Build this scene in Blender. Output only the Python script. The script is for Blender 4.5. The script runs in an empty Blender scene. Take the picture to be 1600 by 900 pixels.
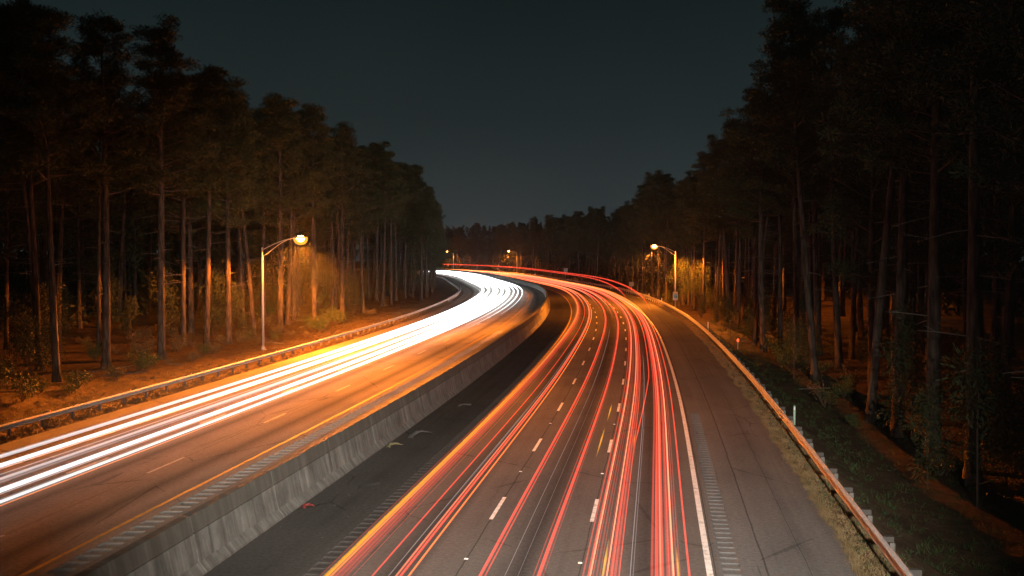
import bpy, math, random
import numpy as np
from mathutils import Vector, noise

R = math.radians
sc = bpy.context.scene
col = sc.collection

# ------------------------------------------------------------------ camera
F_PX, Y0, CAM_H = 1555.4, 395.22, 9.30
cam_d = bpy.data.cameras.new('camera')
cam = bpy.data.objects.new('camera', cam_d)
col.objects.link(cam)
cam.location = (0, 0, CAM_H)
cam.rotation_euler = (R(90) - math.atan((450 - Y0) / F_PX), 0, 0)
cam_d.sensor_width = 36.0
cam_d.lens = F_PX / 1600 * 36.0
cam_d.clip_start, cam_d.clip_end = 0.1, 6000
sc.camera = cam

# ------------------------------------------------------------------ night sky
w = bpy.data.worlds.new('World'); sc.world = w; w.use_nodes = True
nt = w.node_tree; nt.nodes.clear()
wo = nt.nodes.new('ShaderNodeOutputWorld'); bg = nt.nodes.new('ShaderNodeBackground')
tc = nt.nodes.new('ShaderNodeTexCoord'); sx = nt.nodes.new('ShaderNodeSeparateXYZ')
rp = nt.nodes.new('ShaderNodeValToRGB')
nt.links.new(tc.outputs['Generated'], sx.inputs[0]); nt.links.new(sx.outputs['Z'], rp.inputs[0])
wn = nt.nodes.new('ShaderNodeTexNoise'); wn.inputs['Scale'].default_value = 2.2; wn.inputs['Detail'].default_value = 4; nt.links.new(tc.outputs['Generated'], wn.inputs['Vector'])
wr = nt.nodes.new('ShaderNodeMapRange'); nt.links.new(wn.outputs[0], wr.inputs[0]); wr.inputs[1].default_value = .3; wr.inputs[2].default_value = .7; wr.inputs[3].default_value = .88; wr.inputs[4].default_value = 1.14
wm = nt.nodes.new('ShaderNodeVectorMath'); wm.operation = 'SCALE'; nt.links.new(rp.outputs[0], wm.inputs[0]); nt.links.new(wr.outputs[0], wm.inputs['Scale'])
nt.links.new(wm.outputs[0], bg.inputs[0]); nt.links.new(bg.outputs[0], wo.inputs[0])
e = rp.color_ramp.elements
e[0].position = 0.0; e[0].color = (0.036, 0.047, 0.049, 1)
e[1].position = 1.0; e[1].color = (0.0045, 0.0085, 0.009, 1)
for p_, c_ in ((0.06, (0.0250, 0.0345, 0.0360, 1)), (0.13, (0.0150, 0.0230, 0.0240, 1)), (0.25, (0.0075, 0.0132, 0.0138, 1))):
    n_ = e.new(p_); n_.color = c_
bg.inputs[1].default_value = 1.0

# faint moon: the only distant light
sd = bpy.data.lights.new('moon', 'SUN'); so = bpy.data.objects.new('moon', sd); col.objects.link(so)
sd.energy = 0.03; sd.angle = R(0.5); sd.color = (0.75, 0.88, 1.0)
so.rotation_euler = (R(48), 0, R(-25))

sc.view_settings.view_transform = 'Standard'; sc.view_settings.look = 'None'
sc.view_settings.exposure = 0.0; sc.view_settings.gamma = 1.0; sc.view_settings.use_curve_mapping = False
sc.render.engine = 'CYCLES'
cy = sc.cycles
cy.use_denoising = True
cy.use_adaptive_sampling = True; cy.adaptive_threshold = 0.02; cy.adaptive_min_samples = 56
cy.max_bounces = 3; cy.diffuse_bounces = 1; cy.glossy_bounces = 1; cy.volume_bounces = 0; cy.transparent_max_bounces = 40
cy.sample_clamp_indirect = 4.0
cy.use_light_tree = True

LAMP_POWER = 52000.0
LAMP_COL = (1.0, 0.235, 0.017)
FILL_POWER = 225000.0
HAZE = 0.00014

# ------------------------------------------------------------------ road frame (distance along the road s, offset to its right)
KS = [0, 30, 60, 90, 120, 150, 190, 240, 300, 360, 430, 520]
KV = [.00136, .0003, -.00079, -.00033, -.00099, -.0012, -.00086, -.00231, .00055, -.00125, -.0019, -.00335]
NS = 700
_k = np.interp(np.arange(NS), KS, KV)
_th = 0.1182 + np.concatenate([[0], np.cumsum(_k)[:-1]])
_x = -1.79 + np.cumsum(np.sin(_th)); _y = np.cumsum(np.cos(_th))
S0 = np.arange(NS)


def P(s, off, z=0.0):
    if s < 0:
        t = _th[0]; x = _x[0] + s * math.sin(t); y = _y[0] + s * math.cos(t)
    else:
        x = np.interp(s, S0, _x); y = np.interp(s, S0, _y); t = np.interp(s, S0, _th)
    return (float(x + off * math.cos(t)), float(y - off * math.sin(t)), z)


def heading(s):
    return float(np.interp(s, S0, _th))


def rot_at(s):           # z rotation so that local +Y runs along the road
    return -heading(s)


def zl(off):             # banked left carriageway
    return max(0.0, 0.62 * (1 - (-11.9 - off) / 17.3))


def nz(x, y, sc_=0.1):
    return noise.noise(Vector((x * sc_, y * sc_, 3.7)))


TO = [-160, -90, -60, -40, -34, -31, -29.6, -29.2, 8.0, 8.5, 9.5, 12, 16, 30, 60, 90, 160]
TZ = [6, 2.6, 1.1, .35, .18, .02, -.05, -.14, -.14, -.02, -.12, -1.35, -1.35, -.6, 1.0, 2.4, 6]


def zt(off, s):
    z = float(np.interp(off, TO, TZ))
    x, y, _ = P(s, off)
    a = 0.0
    if off < -31: a = min(1, (-31 - off) / 4)
    if off > 10: a = min(1, (off - 10) / 4)
    return z + a * (0.28 * nz(x, y, .13) + 0.10 * nz(x, y, .6))


# ------------------------------------------------------------------ material helpers
def new_mat(name):
    m = bpy.data.materials.new(name); m.use_nodes = True
    t = m.node_tree; t.nodes.clear()
    o = t.nodes.new('ShaderNodeOutputMaterial')
    return m, t, o


class NB:
    def __init__(s, t): s.t = t
    def n(s, typ, **kw):
        x = s.t.nodes.new('ShaderNode' + typ)
        for k, v in kw.items(): setattr(x, k, v)
        return x
    def l(s, a, b): s.t.links.new(a, b)
    def val(s, sock, v):
        if isinstance(v, (int, float, tuple, list)): sock.default_value = v
        else: s.l(v, sock)
    def math(s, op, a, b=None, c=None, clamp=False):
        m = s.n('Math', operation=op); m.use_clamp = clamp
        s.val(m.inputs[0], a)
        if b is not None: s.val(m.inputs[1], b)
        if c is not None: s.val(m.inputs[2], c)
        return m.outputs[0]
    def mix(s, f, a, b, mode='MIX'):
        m = s.n('Mix', data_type='RGBA', blend_type=mode)
        s.val(m.inputs[0], f); s.val(m.inputs[6], a); s.val(m.inputs[7], b)
        return m.outputs[2]
    def ramp(s, f, stops):
        r = s.n('ValToRGB'); s.l(f, r.inputs[0]); e = r.color_ramp.elements
        e[0].position, e[0].color = stops[0]; e[1].position, e[1].color = stops[-1]
        for p, c in stops[1:-1]:
            q = e.new(p); q.color = c
        return r.outputs[0]
    def noise(s, vec, scale, detail=4, rough=.55):
        x = s.n('TexNoise'); s.l(vec, x.inputs['Vector'])
        x.inputs['Scale'].default_value = scale; x.inputs['Detail'].default_value = detail; x.inputs['Roughness'].default_value = rough
        return x.outputs[0]
    def mapping(s, vec, scale=(1, 1, 1), loc=(0, 0, 0)):
        x = s.n('Mapping'); s.l(vec, x.inputs[0]); x.inputs['Scale'].default_value = scale; x.inputs['Location'].default_value = loc
        return x.outputs[0]
    def bsdf(s, o, colr, rough=.6, metal=0., spec=.5, bump=None, bd=.02, bs=.5):
        b = s.n('BsdfPrincipled')
        s.val(b.inputs['Base Color'], colr); s.val(b.inputs['Roughness'], rough); b.inputs['Metallic'].default_value = metal
        b.inputs['Specular IOR Level'].default_value = spec
        if bump is not None:
            u = s.n('Bump'); u.inputs['Strength'].default_value = bs; u.inputs['Distance'].default_value = bd
            s.l(bump, u.inputs['Height']); s.l(u.outputs[0], b.inputs['Normal'])
        s.l(b.outputs[0], o.inputs[0]); return b


def g(v): return (v, v, v, 1)


def c4(r, gg, b): return (r, gg, b, 1)


def mat_asphalt(name, base, centre0, lane, stain=0.5, joints=(), seed=0):
    m, t, o = new_mat(name); b = NB(t)
    uv = b.n('UVMap').outputs[0]
    s = b.n('SeparateXYZ'); b.l(uv, s.inputs[0]); off = s.outputs[0]
    d = b.math('DIVIDE', b.math('SUBTRACT', off, centre0), lane)
    fr = b.math('ABSOLUTE', b.math('SUBTRACT', b.math('FRACT', b.math('ADD', d, 40.5)), .5))   # 0 at lane centre .. .5 at lines
    oil = b.math('SMOOTH_MIN', 1.0, b.math('MULTIPLY', fr, 5.0), .4)
    streak = b.noise(b.mapping(uv, (1.6, .018, 1), (seed, 0, 0)), 1.0, 5, .6)
    blotch = b.noise(b.mapping(uv, (.5, .25, 1), (seed, 2, 0)), 1.0, 5, .6)
    patch = b.noise(b.mapping(uv, (.12, .05, 1), (seed, 7, 0)), 1.0, 3, .5)
    fine = b.noise(uv, 38.0, 3, .7)
    grit = b.n('TexVoronoi'); b.l(uv, grit.inputs['Vector']); grit.inputs['Scale'].default_value = 55
    c = b.mix(b.math('MULTIPLY', b.math('SUBTRACT', 1.0, oil), b.math('MULTIPLY', streak, stain * 1.5)), base, c4(base[0] * .35, base[1] * .35, base[2] * .36))
    k = b.math('ADD', b.math('MULTIPLY', streak, .7), b.math('ADD', b.math('MULTIPLY', blotch, .45), b.math('MULTIPLY', patch, .5)))
    c = b.mix(1.0, c, b.ramp(b.math('MULTIPLY', k, .62), [(.25, g(.45)), (.5, g(.95)), (.8, g(1.35))]), 'MULTIPLY')
    c = b.mix(1.0, c, b.ramp(fine, [(.3, g(.72)), (.7, g(1.25))]), 'MULTIPLY')
    c = b.mix(1.0, c, b.ramp(b.noise(uv, 7.0, 5, .75), [(.32, g(.78)), (.68, g(1.2))]), 'MULTIPLY')
    wob = b.math('MULTIPLY', b.math('SUBTRACT', b.noise(b.mapping(uv, (0.0, .35, 1), (0, seed, 0)), 1.0, 4, .6), .5), .12)
    for j, wd in joints:
        a = b.math('ABSOLUTE', b.math('ADD', b.math('SUBTRACT', off, j), wob))
        c = b.mix(b.math('MULTIPLY', b.math('LESS_THAN', a, wd), .5), c, g(.012))
    # transverse and random cracks
    cr = b.n('TexVoronoi', feature='DISTANCE_TO_EDGE'); b.l(b.mapping(uv, (.16, .09, 1), (seed, 0, 0)), cr.inputs['Vector']); cr.inputs['Scale'].default_value = 1.0
    warp = b.math('ADD', cr.outputs[0], b.math('MULTIPLY', b.math('SUBTRACT', blotch, .5), .05))
    c = b.mix(b.math('MULTIPLY', b.math('LESS_THAN', warp, .0022), .3), c, g(.015))
    b.bsdf(o, c, b.ramp(blotch, [(.3, g(.72)), (.7, g(.95))]), 0, .0, b.math('ADD', fine, grit.outputs[0]), .006, .6)
    return m


M = {}
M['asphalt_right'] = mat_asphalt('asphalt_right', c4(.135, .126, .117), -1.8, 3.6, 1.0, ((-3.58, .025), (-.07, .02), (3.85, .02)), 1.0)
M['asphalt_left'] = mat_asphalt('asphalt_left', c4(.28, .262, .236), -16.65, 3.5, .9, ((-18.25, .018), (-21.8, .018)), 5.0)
M['asphalt_shoulder'] = mat_asphalt('asphalt_shoulder', c4(.15, .146, .142), 6.0, 7.0, .25, ((5.35, .03), (6.6, .012)), 9.0)
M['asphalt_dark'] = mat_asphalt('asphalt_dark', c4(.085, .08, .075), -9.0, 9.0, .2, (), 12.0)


def mat_simple(name, colr, rough=.6, metal=0., var=.25, scale=6, bumpd=.004, spec=.5):
    m, t, o = new_mat(name); b = NB(t)
    tcx = b.n('TexCoord').outputs['Object']
    n1 = b.noise(tcx, scale, 6, .6); n2 = b.noise(tcx, scale * 9, 3, .6)
    k = b.ramp(b.math('ADD', b.math('MULTIPLY', n1, .65), b.math('MULTIPLY', n2, .35)), [(.3, g(1 - var)), (.7, g(1 + var))])
    b.bsdf(o, b.mix(1.0, colr, k, 'MULTIPLY'), rough, metal, spec, n2, bumpd, .5)
    return m


def mat_paint(name, colr):
    m, t, o = new_mat(name); b = NB(t)
    uv = b.n('UVMap').outputs[0]
    n1 = b.noise(uv, 24, 5, .7); n2 = b.noise(uv, 3.2, 4, .6)
    wear = b.ramp(b.math('ADD', b.math('MULTIPLY', n1, .6), b.math('MULTIPLY', n2, .4)), [(.36, g(0)), (.5, g(1))])
    b.bsdf(o, b.mix(wear, c4(.16, .15, .14), colr), .85, 0, .08, n1, .003, .4)
    return m


M['white_paint'] = mat_paint('white_paint', c4(.78, .77, .74))
M['faded_paint'] = mat_paint('faded_white_paint', c4(.5, .49, .47))
M['faded_yellow'] = mat_paint('faded_yellow_paint', c4(.5, .33, .08))
M['yellow_paint'] = mat_paint('yellow_paint', c4(.62, .36, .04))
M['steel'] = mat_simple('galvanized_steel', c4(.46, .465, .47), .75, .0, .3, 2.5, .004, .2)
M['post_steel'] = mat_simple('weathered_post_steel', c4(.14, .13, .12), .7, .2, .3, 4)
M['pole_steel'] = mat_simple('lamp_pole_steel', c4(.55, .55, .54), .45, .45, .15, 2.5)
M['wood_block'] = mat_simple('weathered_block', c4(.055, .05, .045), .8, 0, .3, 5)
M['head_grey'] = mat_simple('lamp_housing', c4(.3, .3, .29), .5, .3)
M['plate_white'] = mat_simple('sign_plate_white', c4(.74, .75, .76), .45, 0, .06)
M['plate_back'] = mat_simple('sign_plate_back', c4(.3, .31, .33), .5, .6, .12)
M['print_blue'] = mat_simple('sign_print_blue', c4(.03, .15, .42), .5, 0, .05)
M['print_teal'] = mat_simple('sign_print_teal', c4(.05, .38, .33), .5, 0, .05)
M['print_cyan'] = mat_simple('sign_print_light_blue', c4(.36, .66, .74), .5, 0, .05)
M['print_yellow'] = mat_simple('sign_print_yellow', c4(.8, .68, .2), .5, 0, .05)
M['plastic_white'] = mat_simple('white_plastic_post', c4(.7, .71, .7), .5, 0, .15)
M['green_fringe'] = mat_simple('green_fringed_post', c4(.3, .45, .33), .5, 0, .15)  # pale post with its green light fringe put into the colour
M['rubber'] = mat_simple('torn_rubber', c4(.022, .021, .02), .55, 0, .3, 12, .01)
M['card'] = mat_simple('litter_card', c4(.17, .15, .08), .8, 0, .25, 8)
M['red_plastic'] = mat_simple('red_plastic', c4(.16, .02, .018), .5, 0, .2)
M['foil'] = mat_simple('crushed_metal', c4(.13, .13, .13), .5, .5, .3, 9)
M['stem'] = mat_simple('twig_brown', c4(.085, .062, .045), .9, 0, .3, 8)
M['dead_twig'] = mat_simple('dead_twig_grey', c4(.15, .13, .11), .9, 0, .3, 8)


def mat_concrete():
    m, t, o = new_mat('stained_concrete'); b = NB(t)
    uv = b.n('UVMap').outputs[0]                       # u along the wall, v up the face
    s = b.n('SeparateXYZ'); b.l(uv, s.inputs[0]); v = s.outputs[1]
    cmb = b.n('CombineXYZ'); b.l(b.math('ADD', s.outputs[0], b.math('MULTIPLY', b.math('LESS_THAN', v, .42), 13.7)), cmb.inputs[0]); b.l(v, cmb.inputs[1]); uw = cmb.outputs[0]
    run = b.noise(b.mapping(uw, (2.6, .22, 1)), 1.0, 8, .72)
    run2 = b.noise(b.mapping(uw, (9.0, .5, 1), (3, 0, 0)), 1.0, 4, .6)
    blotch = b.noise(uv, .9, 6, .65); fine = b.noise(uv, 26, 4, .65)
    c = b.ramp(run, [(.25, c4(.04, .039, .034)), (.42, c4(.11, .109, .1)), (.6, c4(.2, .2, .186)), (.85, c4(.34, .35, .325))])
    c = b.mix(b.math('MULTIPLY', b.ramp(run2, [(.5, g(0)), (.72, g(1))]), .4), c, c4(.13, .13, .11))
    c = b.mix(1.0, c, b.ramp(blotch, [(.3, g(.6)), (.7, g(1.2))]), 'MULTIPLY')
    c = b.mix(1.0, c, b.ramp(fine, [(.3, g(.8)), (.7, g(1.16))]), 'MULTIPLY')
    # weathered, grimy cap course above the seam
    cap = b.math('GREATER_THAN', v, 1.25)
    c = b.mix(b.math('MULTIPLY', cap, b.ramp(run, [(.3, g(.9)), (.75, g(.55))])), c, c4(.075, .07, .058))
    b.bsdf(o, c, .85, 0, .3, b.math('ADD', fine, b.math('MULTIPLY', blotch, 2)), .012, .6)
    return m


M['concrete'] = mat_concrete()


def mat_bark():
    m, t, o = new_mat('pine_bark'); b = NB(t)
    tcx = b.n('TexCoord').outputs['Object']; rnd = b.n('ObjectInfo').outputs['Random']
    st = b.mapping(tcx, (5.5, 5.5, 1.1))
    vo = b.n('TexVoronoi'); b.l(st, vo.inputs['Vector']); vo.inputs['Scale'].default_value = 1.0
    n1 = b.noise(st, 2.0, 6, .65)
    c = b.ramp(b.math('ADD', b.math('MULTIPLY', vo.outputs[0], .6), b.math('MULTIPLY', n1, .5)), [(.25, c4(.125, .1, .08)), (.5, c4(.088, .067, .052)), (.8, c4(.03, .023, .019))])
    c = b.mix(b.math('MULTIPLY', rnd, .5), c, b.mix(1.0, c, c4(1.15, 1.2, 1.25), 'MULTIPLY'))
    b.bsdf(o, c, .92, 0, .2, b.math('ADD', vo.outputs[0], n1), .05, .9)
    return m


M['bark'] = mat_bark()


def mat_leaf(name, c1, c2):
    m, t, o = new_mat(name); b = NB(t)
    tcx = b.n('TexCoord').outputs['Object']; rnd = b.n('ObjectInfo').outputs['Random']
    n1 = b.noise(tcx, .9, 3, .6); n2 = b.noise(tcx, 11, 2, .5)
    f = b.math('ADD', b.math('MULTIPLY', n1, .6), b.math('ADD', b.math('MULTIPLY', n2, .4), b.math('MULTIPLY', b.math('SUBTRACT', rnd, .5), .3)))
    c = b.mix(b.ramp(f, [(.3, g(0)), (.7, g(1))]), c1, c2)
    b.bsdf(o, c, .65, 0, .25)
    return m


M['needles'] = mat_leaf('pine_needles', c4(.028, .042, .018), c4(.075, .082, .03))
M['shrub_leaf'] = mat_leaf('shrub_leaves', c4(.04, .07, .022), c4(.1, .115, .035))
M['shrub_dry'] = mat_leaf('dry_shrub_leaves', c4(.11, .075, .035), c4(.17, .13, .06))
M['grass_green'] = mat_leaf('green_grass', c4(.025, .06, .022), c4(.06, .1, .035))
M['grass_dry'] = mat_leaf('dry_grass', c4(.12, .085, .04), c4(.28, .21, .11))


def mat_floor():
    m, t, o = new_mat('pine_straw_floor'); b = NB(t)
    pos = b.n('NewGeometry').outputs['Position']
    n1 = b.noise(pos, .35, 6, .65); n2 = b.noise(pos, 2.5, 6, .7); n3 = b.noise(pos, 18, 3, .7)
    c = b.ramp(b.math('ADD', b.math('MULTIPLY', n1, .45), b.math('ADD', b.math('MULTIPLY', n2, .35), b.math('MULTIPLY', n3, .2))),
               [(.33, c4(.03, .02, .013)), (.47, c4(.085, .055, .032)), (.58, c4(.15, .095, .055)), (.72, c4(.2, .14, .085))])
    b.bsdf(o, c, .95, 0, .15, b.math('ADD', n3, b.math('MULTIPLY', n2, 2)), .08, .9)
    return m


M['floor'] = mat_floor()


def mat_emit(name, colr, strength):
    m, t, o = new_mat(name); b = NB(t)
    em = b.n('Emission'); em.inputs[0].default_value = colr
    a = b.n('Attribute', attribute_name='glow')
    b.l(b.math('MULTIPLY', a.outputs['Fac'], strength), em.inputs[1])
    ad = b.n('AddShader'); b.l(em.outputs[0], ad.inputs[0]); b.l(b.n('BsdfTransparent').outputs[0], ad.inputs[1])   # light only: it blocks nothing
    b.l(ad.outputs[0], o.inputs[0]); return m


def mat_lit(name, colr, strength):
    m, t, o = new_mat(name); b = NB(t)
    em = b.n('Emission'); em.inputs[0].default_value = colr; em.inputs[1].default_value = strength
    b.l(em.outputs[0], o.inputs[0]); return m


M['t_white'] = mat_emit('headlight_white', c4(.92, .97, 1.0), 0.5)
M['t_red'] = mat_emit('tail_light_red', c4(.95, .066, .036), 0.5)
M['t_pink'] = mat_emit('tail_light_core', c4(1.0, .27, .13), 0.5)
M['t_orange'] = mat_emit('lamp_orange', c4(1.0, .26, .035), 0.5)
M['t_amber'] = mat_emit('indicator_amber', c4(1.0, .52, .03), 0.5)
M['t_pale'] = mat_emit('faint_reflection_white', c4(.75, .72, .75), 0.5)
M['lens'] = mat_lit('sodium_lamp_glass', c4(1.0, .48, .1), 34.0)
m, t, o = new_mat('sodium_halo_shell'); b = NB(t); em = b.n('Emission'); em.inputs[0].default_value = c4(1.0, .3, .03); em.inputs[1].default_value = .85  # shell around the bulb: the lamp's halo put in as orange emission
ad = b.n('AddShader'); b.l(em.outputs[0], ad.inputs[0]); b.l(b.n('BsdfTransparent').outputs[0], ad.inputs[1]); b.l(ad.outputs[0], o.inputs[0]); M['halo_shell'] = m
M['fill_face'] = mat_lit('fill_lamp_face', c4(1.0, .86, .66), 20.0)  # glowing face of the added fill lamp
M['reflector_glow'] = mat_lit('red_marker_glow', c4(1.0, .12, .03), 2.2)  # light thrown back by the reflector, put in as its own emission


# ------------------------------------------------------------------ object helpers
def mesh(name, v, f, mat=None, uv=None, smooth=False):
    me = bpy.data.meshes.new(name)
    me.from_pydata([tuple(map(float, q)) for q in v], [], [tuple(map(int, q)) for q in f])
    if uv is not None:
        ul = me.uv_layers.new(name='UVMap')
        li = np.zeros(len(me.loops), dtype=np.int32); me.loops.foreach_get('vertex_index', li)
        ul.data.foreach_set('uv', np.asarray(uv, dtype=np.float32)[li].ravel())
    if mat: me.materials.append(mat)
    if smooth: me.polygons.foreach_set('use_smooth', [True] * len(me.polygons))
    me.update()
    return me


def obj(name, me, parent=None, loc=(0, 0, 0), rz=0.0):
    o = bpy.data.objects.new(name, me); col.objects.link(o)
    o.location = loc; o.rotation_euler = (0, 0, rz)
    if parent: o.parent = parent
    return o


def tag(o, label=None, cat=None, group=None, kind=None):
    for k, v in (('label', label), ('category', cat), ('group', group), ('kind', kind)):
        if v: o[k] = v
    return o


def thing(name, label, cat, loc=(0, 0, 0), rz=0.0, group=None):
    return tag(obj(name, None, None, loc, rz), label, cat, group)


class MB:
    def __init__(s): s.v = []; s.f = []
    def add(s, v, f):
        k = len(s.v); s.v += [tuple(q) for q in v]; s.f += [tuple(i + k for i in q) for q in f]
    def box(s, c, size, rz=0.0, taper=1.0):
        cx, cy_, cz = c; hx, hy, hz = size[0] / 2, size[1] / 2, size[2] / 2
        ca, sa = math.cos(rz), math.sin(rz); v = []
        for z, k in ((-hz, 1.0), (hz, taper)):
            for x, y in ((-hx, -hy), (hx, -hy), (hx, hy), (-hx, hy)):
                x *= k; y *= k
                v.append((cx + x * ca - y * sa, cy_ + x * sa + y * ca, cz + z))
        s.add(v, [(3, 2, 1, 0), (4, 5, 6, 7), (0, 1, 5, 4), (1, 2, 6, 5), (2, 3, 7, 6), (3, 0, 4, 7)])
    def tube(s, pts, rad, n=8, cap=True, flat=1.0):
        pts = [Vector(p) for p in pts]; m = len(pts); v = []; f = []
        if not isinstance(rad, (list, tuple)): rad = [rad] * m
        for i, p in enumerate(pts):
            d = (pts[min(i + 1, m - 1)] - pts[max(i - 1, 0)]).normalized()
            up = Vector((0, 0, 1)) if abs(d.z) < .95 else Vector((1, 0, 0))
            a = d.cross(up).normalized(); b = a.cross(d).normalized()
            for k in range(n):
                t = 2 * math.pi * k / n
                v.append(p + a * math.cos(t) * rad[i] + b * math.sin(t) * rad[i] * flat)
        for i in range(m - 1):
            for k in range(n):
                f.append((i * n + k, i * n + (k + 1) % n, (i + 1) * n + (k + 1) % n, (i + 1) * n + k))
        if cap:
            f.append(tuple(range(n - 1, -1, -1))); f.append(tuple((m - 1) * n + k for k in range(n)))
        s.add(v, f)
    def ell(s, c, r, nu=12, nv=8, zmin=-1.0, zmax=1.0):
        v = []; f = []
        for i in range(nv + 1):
            t = math.asin(zmin) + (math.asin(zmax) - math.asin(zmin)) * i / nv
            for k in range(nu):
                a = 2 * math.pi * k / nu
                v.append((c[0] + r[0] * math.cos(t) * math.cos(a), c[1] + r[1] * math.cos(t) * math.sin(a), c[2] + r[2] * math.sin(t)))
        for i in range(nv):
            for k in range(nu):
                f.append((i * nu + k, i * nu + (k + 1) % nu, (i + 1) * nu + (k + 1) % nu, (i + 1) * nu + k))
        f.append(tuple(range(nu - 1, -1, -1))); f.append(tuple(nv * nu + k for k in range(nu)))
        s.add(v, f)
    def me(s, name, mat, smooth=False): return mesh(name, s.v, s.f, mat, None, smooth)
    def build(s, name, mat, parent=None, smooth=False, loc=(0, 0, 0), rz=0.0): return obj(name, s.me(name, mat, smooth), parent, loc, rz)


def strip(name, offs, zs, s0, s1, ds, mat, parent=None, uvf=None):
    """sheet along the road; offs/zs are cross-section lists"""
    n = max(1, int(round((s1 - s0) / ds))); v = []; uv = []; f = []; m = len(offs)
    for i in range(n + 1):
        s = s0 + (s1 - s0) * i / n
        for j, (o_, z_) in enumerate(zip(offs, zs)):
            v.append(P(s, o_, z_(s) if callable(z_) else z_)); uv.append((o_, s) if uvf is None else (s, uvf[j]))
    for i in range(n):
        for j in range(m - 1):
            a = i * m + j
            f.append((a, a + 1, a + m + 1, a + m))
    return obj(name, mesh(name, v, f, mat, uv), parent)


# ------------------------------------------------------------------ ground
base = MB(); base.add([(-1500, -120, -3.2), (1500, -120, -3.2), (1500, 1600, -3.2), (-1500, 1600, -3.2)], [(0, 1, 2, 3)])
tag(base.build('ground', M['floor']), kind='structure')

offs = [-160, -120, -95, -80, -70, -62, -55, -50, -46, -43, -40, -38, -36, -34.5, -33, -32, -31, -30.2, -29.6, -29.2, -10, 8.0, 8.5, 9.0, 9.6, 10.2, 11, 12, 13, 14, 15, 16, 18, 20, 23, 27, 32, 40, 50, 65, 90, 120, 160]
v = []; f = []; rows = list(range(-40, 690, 3)); mcol = len(offs)
for s in rows:
    for o_ in offs: v.append(P(s, o_, zt(o_, s)))
for i in range(len(rows) - 1):
    for j in range(mcol - 1):
        a = i * mcol + j; f.append((a, a + 1, a + mcol + 1, a + mcol))
tag(obj('verge', mesh('verge', v, f, M['floor'], None, True)), kind='structure')

# ------------------------------------------------------------------ carriageways
S_END = 640
right_road = tag(strip('right_carriageway', [-7.45, -3.6, 0, 3.95], [0, 0, 0, 0], -25, S_END, 3, M['asphalt_right']), kind='structure')
right_shoulder = tag(strip('right_shoulder', [4.6, 6.2, 8.05], [0, 0, -.01], -25, 58, 3, M['asphalt_shoulder']), kind='structure')
strip('shoulder_edge_strip', [3.951, 4.05], [0, 0], -25, 58, 3, M['asphalt_shoulder'], right_shoulder)
strip('shoulder_surface', [3.951, 6.2, 8.05], [0, 0, -.01], 58, S_END, 3, M['asphalt_shoulder'], right_shoulder)
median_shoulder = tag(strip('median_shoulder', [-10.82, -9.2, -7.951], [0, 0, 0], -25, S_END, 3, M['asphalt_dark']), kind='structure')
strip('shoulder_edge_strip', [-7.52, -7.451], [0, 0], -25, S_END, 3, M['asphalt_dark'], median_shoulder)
LO = [-29.35, -27.5, -25.4, -21.8, -18.3, -15.2, -14.451]
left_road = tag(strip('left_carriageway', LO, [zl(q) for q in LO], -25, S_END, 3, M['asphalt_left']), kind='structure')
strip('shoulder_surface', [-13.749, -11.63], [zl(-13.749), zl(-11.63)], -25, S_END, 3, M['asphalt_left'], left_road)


def rumble(name, o0, o1, zf, s0, s1, pitch, parent, mat, depth=.028, s_flat=None):
    """milled grooves: each groove is a shallow trough between flat lands; beyond s1 the band is plain"""
    v = []; f = []; uv = []
    prof = [(0, 0), (.36, 0), (.44, -.6), (.58, -1), (.80, -1), (.94, -.6), (1.0, 0)]
    s = s0; lst = []
    while s < s1:
        for t, d in prof[:-1]: lst.append((s + t * pitch, d * depth))
        s += pitch
    lst.append((s, 0))
    if s_flat:
        q = s + 3
        while q < s_flat: lst.append((q, 0)); q += 3
        lst.append((s_flat, 0))
    for ss, d in lst:
        for o_, k in ((o0, 0), (o0 + .03, 1), (o1 - .03, 1), (o1, 0)):
            v.append(P(ss, o_, zf(o_) + d * k)); uv.append((o_, ss))
    for i in range(len(lst) - 1):
        for j in range(3):
            a = i * 4 + j; f.append((a, a + 1, a + 5, a + 4))
    o = obj(name, mesh(name, v, f, mat, uv), parent); o['kind'] = 'stuff'
    return o


rumble('rumble_strip', 4.05, 4.6, lambda o_: 0.0, -25, 57.4, .55, right_shoulder, M['asphalt_shoulder'], s_flat=58)
rumble('rumble_strip', -7.951, -7.52, lambda o_: 0.0, -25, 110, .55, median_shoulder, M['asphalt_dark'], s_flat=S_END)
rumble('rumble_strip', -14.451, -13.749, zl, -25, 110, .62, left_road, M['asphalt_left'], depth=.05, s_flat=S_END)


# ------------------------------------------------------------------ painted markings
def line(name, off, width, zf, s0, s1, mat, parent, ds=3):
    return strip(name, [off - width / 2, off + width / 2], [zf(off - width / 2) + .004, zf(off + width / 2) + .004], s0, s1, ds, mat, parent)


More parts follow.
